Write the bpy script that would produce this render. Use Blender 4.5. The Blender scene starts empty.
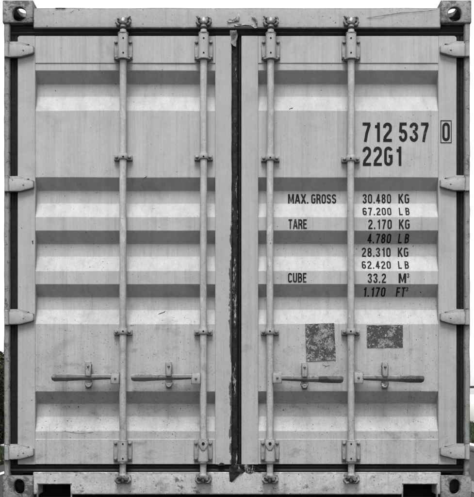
import bpy, bmesh, math, random
from mathutils import Vector, Matrix, noise

random.seed(7)
scene = bpy.context.scene
col = scene.collection

# ------------------------------------------------------------------ camera
S = 0.005194          # metres per photograph pixel on the plane of the corner castings (y = 0)
D = 4.5               # camera distance to that plane
ZC = 0.55             # camera height
HY = 498.8 - ZC / S   # photograph row of the horizon
cam_data = bpy.data.cameras.new('camera')
cam = bpy.data.objects.new('camera', cam_data)
col.objects.link(cam)
cam.location = (0, -D, ZC)
cam.rotation_euler = (math.radians(90), 0, 0)
cam_data.sensor_fit = 'HORIZONTAL'
cam_data.sensor_width = 36
cam_data.lens = 36 * D / (474 * S)
cam_data.shift_y = (HY - 248.5) / 474
cam_data.clip_end = 2000
cam_data.clip_start = 0.1
scene.camera = cam

# ------------------------------------------------------------------ light: flat white overcast sky, soft high sun in front
SUN_EL, SUN_AZ = 66, 6         # azimuth: degrees to the left of the camera's back
world = bpy.data.worlds.new('World')
scene.world = world
world.use_nodes = True
wn = world.node_tree.nodes
wl = world.node_tree.links
bgn = wn['Background']
sky = wn.new('ShaderNodeTexSky')
sky.sky_type = 'NISHITA'
sky.sun_disc = False
sky.sun_elevation = math.radians(SUN_EL)
sky.sun_rotation = math.radians(180 + SUN_AZ)
sky.air_density = 7.0
sky.dust_density = 0.6
sky.ozone_density = 1.0
hsv = wn.new('ShaderNodeHueSaturation')
hsv.inputs['Saturation'].default_value = 0.03      # overcast: grey, no blue
wl.new(sky.outputs[0], hsv.inputs['Color'])
wl.new(hsv.outputs[0], bgn.inputs['Color'])
bgn.inputs['Strength'].default_value = 0.045
sun_data = bpy.data.lights.new('sun', 'SUN')
sun_data.energy = 1.5
sun_data.angle = math.radians(24)
sun_data.color = (1.0, 0.995, 0.985)
sun = bpy.data.objects.new('sun', sun_data)
col.objects.link(sun)
el, az = math.radians(SUN_EL), math.radians(SUN_AZ)
to_sun = Vector((-math.sin(az) * math.cos(el), -math.cos(az) * math.cos(el), math.sin(el)))
sun.rotation_euler = to_sun.to_track_quat('Z', 'Y').to_euler()
sun.location = to_sun * 20

scene.render.engine = 'CYCLES'
vs = scene.view_settings
vs.view_transform = 'Standard'
vs.look = 'None'
vs.gamma = 1
vs.use_curve_mapping = False
vs.exposure = 2.6

# ------------------------------------------------------------------ photograph row/column -> place, for a piece at depth y
def ux(px, y=0.0): return (px - 237.0) * S * (D + y) / D
def uz(py, y=0.0): return ZC + (HY - py) * S * (D + y) / D

# ------------------------------------------------------------------ materials
class N:
    def __init__(self, name):
        self.m = bpy.data.materials.new(name)
        self.m.use_nodes = True
        self.t = self.m.node_tree
        self.b = self.t.nodes['Principled BSDF']
        g = self.t.nodes.new('ShaderNodeNewGeometry')
        self.pos = g.outputs['Position']
    def n(self, k): return self.t.nodes.new(k)
    def lk(self, a, b): self.t.links.new(a, b)
    def val(self, sock, v):
        if isinstance(v, (int, float)): sock.default_value = v
        else: self.lk(v, sock)
    def math(self, op, a, b=0.0, c=0.0, clamp=False):
        x = self.n('ShaderNodeMath'); x.operation = op; x.use_clamp = clamp
        for i, v in enumerate((a, b, c)): self.val(x.inputs[i], v)
        return x.outputs[0]
    def mapped(self, scale, off=(0, 0, 0)):
        x = self.n('ShaderNodeMapping'); self.lk(self.pos, x.inputs['Vector'])
        x.inputs['Scale'].default_value = scale; x.inputs['Location'].default_value = off
        return x.outputs[0]
    def noise(self, scale, detail=3.0, rough=0.55, vec=None, dist=0.0):
        x = self.n('ShaderNodeTexNoise'); self.lk(vec if vec is not None else self.pos, x.inputs['Vector'])
        x.inputs['Scale'].default_value = scale; x.inputs['Detail'].default_value = detail
        x.inputs['Roughness'].default_value = rough; x.inputs['Distortion'].default_value = dist
        return x.outputs['Fac']
    def voro(self, scale, vec=None):
        x = self.n('ShaderNodeTexVoronoi'); self.lk(vec if vec is not None else self.pos, x.inputs['Vector'])
        x.inputs['Scale'].default_value = scale
        return x.outputs['Distance'], x.outputs['Color']
    def step(self, v, a, b):
        x = self.n('ShaderNodeMapRange'); x.interpolation_type = 'SMOOTHSTEP'
        self.val(x.inputs['Value'], v)
        x.inputs['From Min'].default_value = a; x.inputs['From Max'].default_value = b
        return x.outputs[0]
    def mix(self, f, a, b):
        x = self.n('ShaderNodeMix'); x.data_type = 'RGBA'
        self.val(x.inputs['Factor'], f)
        for s, v in ((x.inputs['A'], a), (x.inputs['B'], b)):
            if isinstance(v, (int, float)): v = (v, v, v)
            if isinstance(v, tuple): s.default_value = (*v[:3], 1)
            else: self.lk(v, s)
        return x.outputs['Result']
    def xyz(self):
        x = self.n('ShaderNodeSeparateXYZ'); self.lk(self.pos, x.inputs[0]); return x.outputs
    def grey(self, v):
        x = self.n('ShaderNodeCombineColor')
        for i in range(3): self.lk(v, x.inputs[i])
        return x.outputs[0]
    def bump(self, h, strength, dist):
        x = self.n('ShaderNodeBump'); x.inputs['Strength'].default_value = strength
        x.inputs['Distance'].default_value = dist
        self.lk(h, x.inputs['Height']); self.lk(x.outputs[0], self.b.inputs['Normal'])

ALB = 0.38                          # all the greys of the container together
def paint(name, base=0.5, grime=0.35, specks=1.0, chips=0.0, chip_scale=14, streak=0.11, mottle=0.11, rough=0.75, edge=None, chipcol=0.045,
          wearcol=None, dents=0.15, metal=0.0, edgewear=0.0):
    base *= ALB; chipcol *= 0.55
    if wearcol is not None: wearcol *= ALB * 1.12
    a = N(name)
    x, y, z = a.xyz()
    broad = a.math('SUBTRACT', a.noise(2.3, 3), 0.5)
    strk = a.math('SUBTRACT', a.noise(1, 4, 0.6, a.mapped((26, 26, 1.1))), 0.5)
    strk2 = a.math('SUBTRACT', a.noise(1, 3, 0.6, a.mapped((150, 150, 2.4))), 0.5)
    fine = a.math('SUBTRACT', a.noise(85, 4, 0.65), 0.5)
    med = a.math('SUBTRACT', a.noise(15, 4, 0.6), 0.5)
    v = a.math('MULTIPLY_ADD', broad, mottle * 1.6, 1.0)
    v = a.math('MULTIPLY_ADD', strk, streak * 2.2, v)
    v = a.math('MULTIPLY_ADD', strk2, streak * 1.7, v)
    v = a.math('MULTIPLY_ADD', fine, mottle * 2.2, v)
    v = a.math('MULTIPLY_ADD', med, mottle * 1.5, v)
    v = a.math('MULTIPLY', v, base)
    c = a.grey(v)
    low = a.step(z, 1.55, 0.35)                                   # splashed dirt and stone chips gather low down
    if wearcol is not None:                                        # bare, brighter patches
        w = a.step(a.noise(22, 5, 0.65, a.mapped((1, 1, .45))), 0.58, 0.66)
        c = a.mix(a.math('MULTIPLY', w, 0.8), c, wearcol)
    if grime:                                                      # rain streaks, smudges, splashed dirt low down
        drip = a.step(a.noise(1, 5, 0.62, a.mapped((34, 34, 0.8))), 0.52, 0.74)
        smudge = a.step(a.noise(4.2, 6, 0.68, dist=0.8), 0.50, 0.72)
        patch = a.step(a.noise(1, 5, 0.7, a.mapped((7, 7, 11))), 0.54, 0.70)
        gm = a.math('MULTIPLY_ADD', drip, 0.38, a.math('MULTIPLY', smudge, 0.40))
        gm = a.math('MULTIPLY_ADD', a.math('MULTIPLY', patch, low), 0.7, gm)
        gm = a.math('MULTIPLY_ADD', low, 0.06, gm)
        c = a.mix(a.math('MULTIPLY', gm, grime, clamp=True), c, base * 0.36)
    # small round chips
    gate = a.math('MULTIPLY_ADD', low, 0.40 * specks, 0.05 * specks)
    wob = a.n('ShaderNodeTexNoise'); wob.inputs['Scale'].default_value = 130; a.lk(a.pos, wob.inputs['Vector'])
    wv = a.n('ShaderNodeVectorMath'); wv.operation = 'MULTIPLY_ADD'; a.lk(wob.outputs['Color'], wv.inputs[0])
    wv.inputs[1].default_value = (.012, .012, .012); a.lk(a.pos, wv.inputs[2])
    for sc, r in ((60, 0.16), (120, 0.22), (230, 0.26)):
        d, cc = a.voro(sc, wv.outputs[0])
        sp = a.n('ShaderNodeSeparateColor'); a.lk(cc, sp.inputs[0])
        on = a.math('LESS_THAN', sp.outputs[0], gate)
        rr = a.math('MULTIPLY', a.math('MULTIPLY_ADD', a.math('POWER', sp.outputs[1], 2.5), 1.25, 0.18), r)
        dd = a.math('SUBTRACT', d, rr)
        s = a.math('MULTIPLY', a.step(dd, 0.05, -0.04), on)
        s = a.math('MULTIPLY', s, a.math('MULTIPLY_ADD', sp.outputs[2], 0.7, 0.22))
        c = a.mix(s, c, (chipcol * 1.15, chipcol, chipcol * 0.9))
    # dusty low grime film, grainy
    g = a.math('MULTIPLY', a.step(a.noise(160, 3, 0.7), 0.52, 0.72), low)
    c = a.mix(a.math('MULTIPLY', g, 0.28 * specks, clamp=True), c, base * 0.45)
    h = a.noise(40, 3)
    if chips > 0:
        nz = a.noise(chip_scale, 6, 0.68)
        nz = a.math('MULTIPLY_ADD', a.noise(chip_scale * 4.3, 5, 0.7), 0.38, a.math('MULTIPLY', nz, 0.62))
        m = a.step(nz, 0.60 - chips * 0.13, 0.68 - chips * 0.13)
        c = a.mix(a.math('MULTIPLY', m, 0.93), c, a.mix(a.noise(60, 3), chipcol * 0.5, chipcol * 2.6))
        h = a.math('MULTIPLY_ADD', m, -0.6, h)
    if edgewear > 0:                                               # paint knocked off along the arrises
        bv = a.n('ShaderNodeBevel'); bv.samples = 4; bv.inputs['Radius'].default_value = 0.012
        dt = a.n('ShaderNodeVectorMath'); dt.operation = 'DOT_PRODUCT'
        ge = a.n('ShaderNodeNewGeometry'); a.lk(bv.outputs[0], dt.inputs[0]); a.lk(ge.outputs['Normal'], dt.inputs[1])
        ed = a.step(a.math('SUBTRACT', 1.0, dt.outputs['Value']), 0.004, 0.07)
        nn = a.noise(46, 5, 0.7)
        m = a.step(a.math('MULTIPLY_ADD', ed, 0.30, nn), 0.82 - edgewear * .22, 0.90 - edgewear * .22)
        m = a.math('MULTIPLY', m, ed)
        c = a.mix(a.math('MULTIPLY', m, 0.9), c, a.mix(a.noise(60, 3), 0.006, 0.03))
    if edge:                                                       # flaked paint along a battered vertical edge: x, width, z from, z to
        ex, ew, z0, z1 = edge
        near = a.step(a.math('ABSOLUTE', a.math('SUBTRACT', x, ex)), ew, 0.0)
        zz = a.math('MULTIPLY', a.step(z, z1, z1 - .25), a.step(z, z0, z0 + .05))
        nn = a.noise(30, 5, 0.7, a.mapped((1, 1, .42)))
        m = a.step(a.math('MULTIPLY_ADD', a.math('MULTIPLY', near, zz), 0.37, nn), 0.76, 0.80)
        c = a.mix(a.math('MULTIPLY', m, 0.88), c, a.mix(a.noise(70, 3), 0.004, 0.03))
        h = a.math('MULTIPLY_ADD', m, -0.6, h)
    a.lk(c, a.b.inputs['Base Color'])
    a.val(a.b.inputs['Roughness'], a.math('MULTIPLY_ADD', a.noise(9, 3), 0.22, rough - 0.06))
    a.b.inputs['Metallic'].default_value = metal
    a.b.inputs['Specular IOR Level'].default_value = 0.15
    a.bump(h, dents, 0.004)
    return a.m

def rubber(name, scuff=0.0):
    a = N(name)
    c = a.grey(a.math('MULTIPLY_ADD', a.noise(40, 4), 0.008, 0.002))
    h = a.noise(70, 4)
    if scuff:
        x, y, z = a.xyz()
        big = a.noise(1, 2, 0.5, a.mapped((40, 40, 3.5)))
        nn = a.noise(1, 6, 0.72, a.mapped((150, 150, 40)))
        m = a.step(a.math('MULTIPLY_ADD', big, 0.9, nn), 1.20 - scuff, 1.27 - scuff)
        dust = a.step(a.noise(170, 3, .7), 0.60, 0.70)
        c = a.mix(a.math('MULTIPLY', dust, 0.25), c, 0.07)
        c = a.mix(a.math('MULTIPLY', m, 0.8), c, 0.17)
        h = a.math('MULTIPLY_ADD', m, -0.4, h)
    else:
        dust = a.step(a.noise(9, 5, .7), 0.56, 0.75)
        c = a.mix(a.math('MULTIPLY', dust, 0.2), c, 0.03)
    a.lk(c, a.b.inputs['Base Color'])
    a.b.inputs['Roughness'].default_value = 0.6
    a.b.inputs['Specular IOR Level'].default_value = 0.12
    a.bump(h, 0.5, 0.004)
    return a.m

def flat(name, colr, rough=0.7, nscale=20, amt=0.3, bump=0.3, bd=0.01):
    a = N(name)
    f = a.noise(nscale, 5, 0.65)
    c = a.mix(f, tuple(k * (1 - amt) for k in colr), tuple(k * (1 + amt) for k in colr))
    a.lk(c, a.b.inputs['Base Color'])
    a.b.inputs['Roughness'].default_value = rough
    a.b.inputs['Specular IOR Level'].default_value = 0.15
    a.bump(a.noise(nscale * 6, 4), bump, bd)
    return a.m

def sticker(name, light):
    a = N(name)
    n1 = a.noise(17, 3, 0.6, dist=0.4)
    n2 = a.noise(75, 6, 0.75, dist=1.2)
    n3 = a.noise(190, 3, 0.7)
    k = a.math('MULTIPLY_ADD', n1, 0.55, a.math('MULTIPLY', n2, 0.6))
    c = a.mix(a.noise(60, 4), 0.006, 0.05)
    c = a.mix(a.math('MULTIPLY', a.step(k, 0.62 - light, 0.72 - light), 0.8), c, 0.13)
    c = a.mix(a.math('MULTIPLY', a.step(a.math('MULTIPLY_ADD', n3, 0.4, n2), 0.76, 0.84), 0.85), c, 0.24)
    a.lk(c, a.b.inputs['Base Color'])
    a.b.inputs['Roughness'].default_value = 0.75
    a.b.inputs['Specular IOR Level'].default_value = 0.1
    a.bump(n2, 0.4, 0.003)
    return a.m

M = {}
M['door'] = paint('door_paint', 0.53, specks=1.15, grime=0.7, streak=0.17)
M['stile'] = paint('door_stile_paint', 0.50, specks=0.8, grime=0.5)
M['stile_worn'] = paint('door_stile_flaked_paint', 0.50, grime=0.5, specks=0.9, edge=(ux(231.5, .014), 0.028, 0.10, 1.62))
M['header'] = paint('header_paint', 0.50, grime=0.6, specks=3.0, streak=0.09, dents=0.3, edgewear=0.75)
M['sill'] = paint('sill_paint', 0.62, grime=0.8, specks=1.2, chips=0.30, chip_scale=9, mottle=0.26, dents=0.35, edgewear=0.7)
M['post'] = paint('post_paint', 0.32, specks=1.5, chips=0.52, chip_scale=16, mottle=0.18, dents=0.4, edgewear=0.9)
M['casting'] = paint('casting_paint', 0.33, specks=1.5, chips=1.0, chip_scale=9, mottle=0.3, streak=0.2, dents=0.8, wearcol=0.5, edgewear=1.7)
M['hinge'] = paint('hinge_paint', 0.46, grime=0.7, specks=0.9, chips=0.06, chip_scale=25, mottle=0.14, edgewear=0.6)
M['rod'] = paint('rod_paint', 0.50, grime=0.8, specks=1.2, chips=0.03, chip_scale=24, streak=0.22, mottle=0.30, rough=0.5, wearcol=0.62)
M['fitting'] = paint('fitting_paint', 0.46, grime=0.8, specks=1.0, chips=0.06, chip_scale=30, mottle=0.2, rough=0.55, wearcol=0.56, edgewear=0.75)
M['cam'] = paint('cam_worn_steel', 0.27, specks=1.0, chips=1.05, chip_scale=24, mottle=0.3, rough=0.5, wearcol=0.62)
M['handle'] = paint('handle_paint', 0.40, grime=0.8, specks=1.0, chips=0.5, chip_scale=24, mottle=0.3)
M['grip'] = paint('handle_grip_rust', 0.24, specks=1.0, chips=0.9, chip_scale=30, mottle=0.3)
M['scar'] = paint('torn_bare_steel', 0.60, specks=0.5, chips=0.85, chip_scale=26, mottle=0.25, dents=0.8)
M['rubber'] = rubber('black_rubber')
M['rubber_scuffed'] = rubber('scuffed_rubber', 0.13)
M['dark'] = flat('shade_black', (0.003, 0.003, 0.003), 0.9)  # near-black standing in for shade in holes, gaps and the closed interior
def worn_ink():
    a = N('black_lettering_paint')
    k = a.math('MULTIPLY_ADD', a.noise(140, 4, .7), 0.5, a.math('MULTIPLY', a.noise(12, 3), 0.5))
    c = a.mix(a.step(k, 0.55, 0.66), 0.005, 0.035)
    a.lk(c, a.b.inputs['Base Color']); a.b.inputs['Roughness'].default_value = 0.8; a.b.inputs['Specular IOR Level'].default_value = 0.1
    return a.m
M['ink'] = worn_ink()
M['bare_line'] = flat('bare_scratch', (0.004, 0.004, 0.004), 0.7, 60, 0.5, 0.1)
M['sticker_a'] = sticker('torn_sticker_print_a', 0.07)
M['sticker_b'] = sticker('torn_sticker_print_b', 0.03)
M['wall'] = paint('container_side_paint', 0.47, specks=0.6)
M['asphalt'] = flat('asphalt', (0.02, 0.02, 0.021), 0.85, 9, 0.35, 0.5, 0.01)
M['white_line'] = flat('white_road_paint', (0.4, 0.4, 0.4), 0.7, 30, 0.12)
M['concrete'] = flat('pale_concrete', (0.1, 0.1, 0.11), 0.8, 14, 0.2)
M['white_wall'] = flat('white_wall_paint', (0.8, 0.8, 0.8), 0.8, 6, 0.06)
M['soil'] = flat('soil_under_grass', (0.05, 0.07, 0.03), 0.95, 12, 0.4)
M['grass'] = flat('grass_blades', (0.02, 0.028, 0.014), 0.8, 5, 0.5)
M['leaf'] = flat('hedge_leaf', (0.014, 0.022, 0.010), 0.7, 8, 0.5)
M['twig'] = flat('hedge_twig', (0.012, 0.011, 0.008), 0.9)

# ------------------------------------------------------------------ mesh helpers
class G:
    def __init__(self): self.bm = bmesh.new()
    def box(self, x0, x1, y0, y1, z0, z1, bev=0.0, seg=2, rot=None):
        r = bmesh.ops.create_cube(self.bm, size=1)
        vs_ = r['verts']
        bmesh.ops.scale(self.bm, vec=(x1 - x0, y1 - y0, z1 - z0), verts=vs_)
        if bev:
            es = list({e for v in vs_ for e in v.link_edges})
            rb = bmesh.ops.bevel(self.bm, geom=es, offset=bev, segments=seg, affect='EDGES', profile=0.5)
            vs_ = list({v for f in rb['faces'] for v in f.verts} | {v for v in vs_ if v.is_valid})
        if rot is not None: bmesh.ops.rotate(self.bm, cent=(0, 0, 0), matrix=rot, verts=vs_)
        bmesh.ops.translate(self.bm, vec=((x0 + x1) / 2, (y0 + y1) / 2, (z0 + z1) / 2), verts=vs_)
        return self
    def rings(self, rings, close=True, caps=True):
        rv = [[self.bm.verts.new(p) for p in r] for r in rings]
        n = len(rv[0])
        for a, b in zip(rv, rv[1:]):
            for i in range(n if close else n - 1):
                j = (i + 1) % n
                self.bm.faces.new((a[i], a[j], b[j], b[i]))
        if caps and close:
            self.bm.faces.new(list(reversed(rv[0]))); self.bm.faces.new(rv[-1])
        return self
    def lathe(self, prof, axis, c, seg=14):                       # prof: (radius, offset along axis)
        rr = []
        for r, t in prof:
            ring = []
            for k in range(seg):
                a = 2 * math.pi * k / seg
                u, w = r * math.cos(a), r * math.sin(a)
                p = {'z': (u, w, t), 'y': (u, t, w), 'x': (t, u, w)}[axis]
                ring.append((c[0] + p[0], c[1] + p[1], c[2] + p[2]))
            rr.append(ring)
        return self.rings(rr)
    def prism(self, pts, y0, y1, bev=0.0):                         # outline in x,z pushed along y
        f = self.bm.faces.new([self.bm.verts.new((x, y0, z)) for x, z in pts])
        r = bmesh.ops.extrude_face_region(self.bm, geom=[f])
        nv = [g for g in r['geom'] if isinstance(g, bmesh.types.BMVert)]
        bmesh.ops.translate(self.bm, vec=(0, y1 - y0, 0), verts=nv)
        if bev:
            vv = set(f.verts) | set(nv) if f.is_valid else set(nv)
            front = [e for e in self.bm.edges if all(v in vv and abs(v.co.y - min(y0, y1)) < 1e-6 for v in e.verts)]
            bmesh.ops.bevel(self.bm, geom=front, offset=bev, segments=2, affect='EDGES', profile=0.5)
        return self
    def tube(self, path, radii, seg=10, squash=1.0):
        P = [Vector(p) for p in path]
        if isinstance(radii, (int, float)): radii = [radii] * len(P)
        rr = []
        up = Vector((0.13, 0.97, 0.2)).normalized()
        for i, p in enumerate(P):
            t = (P[min(i + 1, len(P) - 1)] - P[max(i - 1, 0)]).normalized()
            s = t.cross(up).normalized(); u = s.cross(t)
            rr.append([p + s * radii[i] * math.cos(2 * math.pi * k / seg) + u * radii[i] * squash * math.sin(2 * math.pi * k / seg) for k in range(seg)])
        return self.rings(rr)
    def jitter(self, amp, freq, seed=0, axes=(1, 1, 1)):
        for v in self.bm.verts:
            n_ = noise.noise_vector(v.co * freq + Vector((seed * 7.3, seed * 3.1, seed)))
            v.co += Vector((n_[0] * amp * axes[0], n_[1] * amp * axes[1], n_[2] * amp * axes[2]))
        return self
    def out(self, name, mat, parent=None, smooth=28, label=None):
        bmesh.ops.recalc_face_normals(self.bm, faces=self.bm.faces)
        me = bpy.data.meshes.new(name)
        self.bm.to_mesh(me); self.bm.free()
        if smooth:
            for p in me.polygons: p.use_smooth = True
            me.set_sharp_from_angle(angle=math.radians(smooth))
        return link(name, me, mat, parent, label)

def link(name, me, mat, parent=None, label=None, loc=None):
    o = bpy.data.objects.new(name, me)
    if mat is not None and not me.materials: me.materials.append(M[mat] if isinstance(mat, str) else mat)
    col.objects.link(o)
    if parent is not None: o.parent = parent
    if label: o['label'] = label
    if loc: o.location = loc
    return o

def empty(name, parent=None, label=None):
    o = bpy.data.objects.new(name, None); col.objects.link(o); o.parent = parent
    if label: o['label'] = label
    o.empty_display_size = 0.2
    return o

def kind(o, k): o['kind'] = k; return o

def subtract(target, cutters):                                     # cut holes, then keep the plain mesh
    for c in cutters:
        m = target.modifiers.new('cut', 'BOOLEAN'); m.operation = 'DIFFERENCE'; m.solver = 'EXACT'; m.object = c
    dg = bpy.context.evaluated_depsgraph_get(); dg.update()
    me = bpy.data.meshes.new_from_object(target.evaluated_get(dg))
    old = target.data
    target.modifiers.clear(); target.data = me; me.name = old.name
    bpy.data.meshes.remove(old)
    for c in cutters: bpy.data.objects.remove(c, do_unlink=True)
    for p in me.polygons: p.use_smooth = True
    me.set_sharp_from_angle(angle=math.radians(26))

def stadium(cx, cz, w, h, n=8):
    r = min(w, h) / 2; pts = []
    for q, (sx, sz, a0) in enumerate(((1, 1, 0), (-1, 1, 90), (-1, -1, 180), (1, -1, 270))):
        for k in range(n + 1):
            a = math.radians(a0 + 90 * k / n)
            pts.append((cx + sx * (w / 2 - r) + r * math.cos(a), cz + sz * (h / 2 - r) + r * math.sin(a)))
    outp = []
    for p in pts:
        if not outp or (abs(p[0] - outp[-1][0]) + abs(p[1] - outp[-1][1])) > 1e-6: outp.append(p)
    return outp

# ================================================================== ground and surroundings
g = G()
n = 40
g.box(-150, 150, -60, 240, -0.3, 0.0)
kind(g.out('ground', 'asphalt', smooth=0), 'structure')
kind(G().box(-1.625, -1.58, -6, 16, 0.0, 0.004).out('painted_line', 'white_line', smooth=0), 'structure')
kind(G().box(1.30, 1.46, -6, 16, 0.0, 0.004).out('concrete_strip', 'concrete', smooth=0), 'structure')

def verge(x0, x1, nblades):
    g = G(); g.box(x0, x1, -6, 18, 0, 0.03)
    kind(g.out('verge_soil', 'soil', smooth=0), 'structure')
    vs_, fs = [], []
    for i in range(nblades):
        x, y = random.uniform(x0, x1), random.uniform(-6, 18)
        a = random.uniform(0, math.tau); h = random.uniform(.02, .06); w = random.uniform(.004, .008)
        dx, dy = math.cos(a) * w, math.sin(a) * w
        lx, ly = random.uniform(-.03, .03), random.uniform(-.03, .03)
        k = len(vs_)
        vs_ += [(x - dx, y - dy, .028), (x + dx, y + dy, .028), (x + lx, y + ly, .03 + h)]
        fs.append((k, k + 1, k + 2))
    me = bpy.data.meshes.new('grass'); me.from_pydata(vs_, [], fs)
    o = link('grass', me, 'grass'); kind(o, 'stuff'); return o
o = verge(-2.20, -1.80, 30000); o['label'] = 'narrow strip of short grass along the foot of the hedge'; o['category'] = 'grass'
o = verge(2.30, 4.05, 60000); o['label'] = 'wide strip of short grass before the low white wall'; o['category'] = 'grass'
kind(G().box(-2.30, -2.20, -6, 18, 0, 0.05, 0.008).out('kerb', 'white_line'), 'structure')
kind(G().box(2.20, 2.30, -6, 18, 0, 0.06, 0.008).out('kerb', 'white_line'), 'structure')

hedge = empty('hedge')
hedge['label'] = 'dark green clipped hedge at the left edge behind the container'; hedge['category'] = 'hedge'
vs_, fs = [], []
for i in range(46000):
    x = -2.36 - abs(random.gauss(0, .12)); y = random.uniform(-4, 17)
    top = 0.97 + .05 * noise.noise(Vector((y * 2.1, 3, 0))) + .03 * noise.noise(Vector((y * 9, 1, 0)))
    z = random.uniform(.04, top)
    if random.random() < .3: x = -2.36 - random.uniform(0, .7); z = top - abs(random.gauss(0, .05))
    x += .04 * noise.noise(Vector((0, y * 3, z * 3)))
    d = Vector((random.gauss(0, 1), random.gauss(0, 1), random.gauss(0, 1))).normalized()
    e = d.orthogonal().normalized(); e.rotate(Matrix.Rotation(random.uniform(0, 6.28), 3, d))
    f_ = d.cross(e); L = random.uniform(.018, .034); W = L * .32
    p = Vector((x, y, z)); k = len(vs_)
    vs_ += [p - e * L, p + f_ * W, p + e * L, p - f_ * W]
    fs.append((k, k + 1, k + 2, k + 3))
me = bpy.data.meshes.new('foliage'); me.from_pydata([tuple(v) for v in vs_], [], fs)
kind(link('foliage', me, 'leaf', hedge), 'stuff')
G().box(-2.95, -2.50, -4, 17, .06, .86, .05).jitter(.03, 6, 2).out('dark_core', 'twig', hedge)  # solid dark core added inside so no sky shows between the leaves
for i in range(26):
    y = -3.7 + i * .8
    G().tube([(-2.7, y, 0.0), (-2.68 + random.uniform(-.05, .05), y + .05, .4), (-2.7 + random.uniform(-.1, .1), y + random.uniform(-.1, .1), .85)], [.03, .02, .008], 6).out('stem', 'twig', hedge)

lw = empty('boundary_wall')
lw['label'] = 'low white wall with a dark rail on top at the right edge'; lw['category'] = 'wall'
G().box(4.08, 4.28, -4, 22, 0, 0.52, 0.01).out('wall_body', 'white_wall', lw)
rl = G(); rl.tube([(4.18, -4, .655), (4.18, 9, .655), (4.18, 22, .655)], .022, 8).out('rail', 'rubber', lw)
for i in range(13):
    G().lathe([(.014, .515), (.014, .64)], 'z', (4.18, -3.6 + i * 2, 0), 8).out('rail_post', 'rubber', lw)

# ================================================================== the container
box = empty('shipping_container')
box['label'] = 'grey steel shipping container with two closed doors, four locking bars and black lettering'
box['category'] = 'shipping container'
TOP, LEN = 2.591, 6.058
HW = 1.219

# ---- corner castings (hollow, with oval holes in front, outside and top or bottom)
def casting(sx, top, front=True):
    w, d, h = 0.161, 0.178, 0.119
    z0, z1 = (TOP - h, TOP) if top else (0.0, h)
    y0 = 0.0 if front else LEN - d
    xo, xi = sx * HW, sx * (HW - w)
    xa, xb = min(xo, xi), max(xo, xi)
    g = G(); g.box(xa, xb, y0, y0 + d, z0, z1, 0.006, 2)
    o = g.out('corner_casting', 'casting', box)
    if not front:
        return o
    cs = []
    c = G(); c.box(xa + .020, xb - .020, y0 + .026, y0 + d - .012, z0 + .022, z1 - .022)
    cs.append(c.out('cut', None))
    hx = sx * (217.8 * S)
    hz, hw, hh = (uz(14.0), .070, .076) if top else (uz(486.6), .054, .079)
    cs.append(G().prism(stadium(hx, hz, hw, hh), y0 - .03, y0 + .05).out('cut', None))
    c = G()                                                        # side hole
    pts = stadium(y0 + .095, (z0 + z1) / 2, .079, .062)
    f = c.bm.faces.new([c.bm.verts.new((xo - sx * .05, a, b)) for a, b in pts])
    r = bmesh.ops.extrude_face_region(c.bm, geom=[f])
    bmesh.ops.translate(c.bm, vec=(sx * .09, 0, 0), verts=[q for q in r['geom'] if isinstance(q, bmesh.types.BMVert)])
    cs.append(c.out('cut', None))
    c = G()                                                        # top or bottom hole
    pts = stadium(sx * (HW - .089), y0 + .098, .064, .124)
    zz = z1 if top else z0
    f = c.bm.faces.new([c.bm.verts.new((a, b, zz - .04)) for a, b in pts])
    r = bmesh.ops.extrude_face_region(c.bm, geom=[f])
    bmesh.ops.translate(c.bm, vec=(0, 0, .08), verts=[q for q in r['geom'] if isinstance(q, bmesh.types.BMVert)])
    cs.append(c.out('cut', None))
    subtract(o, cs)
    return o
for sx in (-1, 1):
    for top in (True, False):
        casting(sx, top); casting(sx, top, False)

# ---- corner posts: narrow front flange, then a channel stepping back behind the gasket
for sx in (-1, 1):
    a, b = sx * 233.5 * S, sx * 227.7 * S
    prof = [(a, .012), (a - sx * .003, .006), (b + sx * .003, .006), (b, .010), (b, .075), (b - sx * .05, .085), (b - sx * .05, .16), (a, .16)]
    zs = [.1185 + (TOP - .119 - .1185) * k / 90 for k in range(91)]
    g = G()
    g.rings([[(x, y, z) for x, y in prof] for z in zs])
    for v in g.bm.verts:
        if v.co.y < .02:
            q = noise.noise(Vector((sx * 3, v.co.z * 7, 1))) * .0022 + noise.noise(Vector((sx * 5, v.co.z * 23, 4))) * .0012
            v.co.x += q; v.co.y += noise.noise(Vector((sx * 9, v.co.z * 11, 2))) * .002
    g.out('corner_post', 'post', box)

# ---- header and sill beams
def beam(name, mat, rows, x0, x1, y0, ydepth, amp, seed, topjit=0.0):
    g = G(); nx = 90
    rings = []
    for i in range(nx + 1):
        x = x0 + (x1 - x0) * i / nx
        ring = []
        for (z, y) in rows:
            yy = y + noise.noise(Vector((x * 2.6, z * 9, seed))) * amp + noise.noise(Vector((x * 11, z * 14, seed + 5))) * amp * .35
            zz = z
            if topjit and z > rows[0][0] - .004 + 0 and y < y0 + .02:
                zz += noise.noise(Vector((x * 4, seed, 0))) * topjit + min(0, noise.noise(Vector((x * 17, seed, 9))) + .25) * topjit * 1.2
            ring.append((x, yy, zz))
        rings.append(ring)
    g.rings(rings)
    return g.out(name, mat, box, 25)
zt, zb = uz(7.6, .01), uz(28.2, .01)
rows = [(zt, .016), (zt - .004, .010)] + [(zt + (zb - zt) * k / 6, .009) for k in range(1, 6)] + [(zb + .004, .010), (zb, .014), (zb, .13), (zt, .13)]
beam('header', 'header', rows, -HW + .160, HW - .160, .009, .1, .0016, 3, .0035)
zt, zb = uz(472.3, .01), uz(494.6, .01)
rows = [(zt, .014), (zt - .004, .010)] + [(zt + (zb - zt) * k / 6, .009) for k in range(1, 6)] + [(zb + .004, .010), (zb, .014), (zb, .15), (zt, .15)]
sill = beam('sill', 'sill', rows, -HW + .158, HW - .158, .009, .1, .0018, 8, .002)
cut = []
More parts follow.
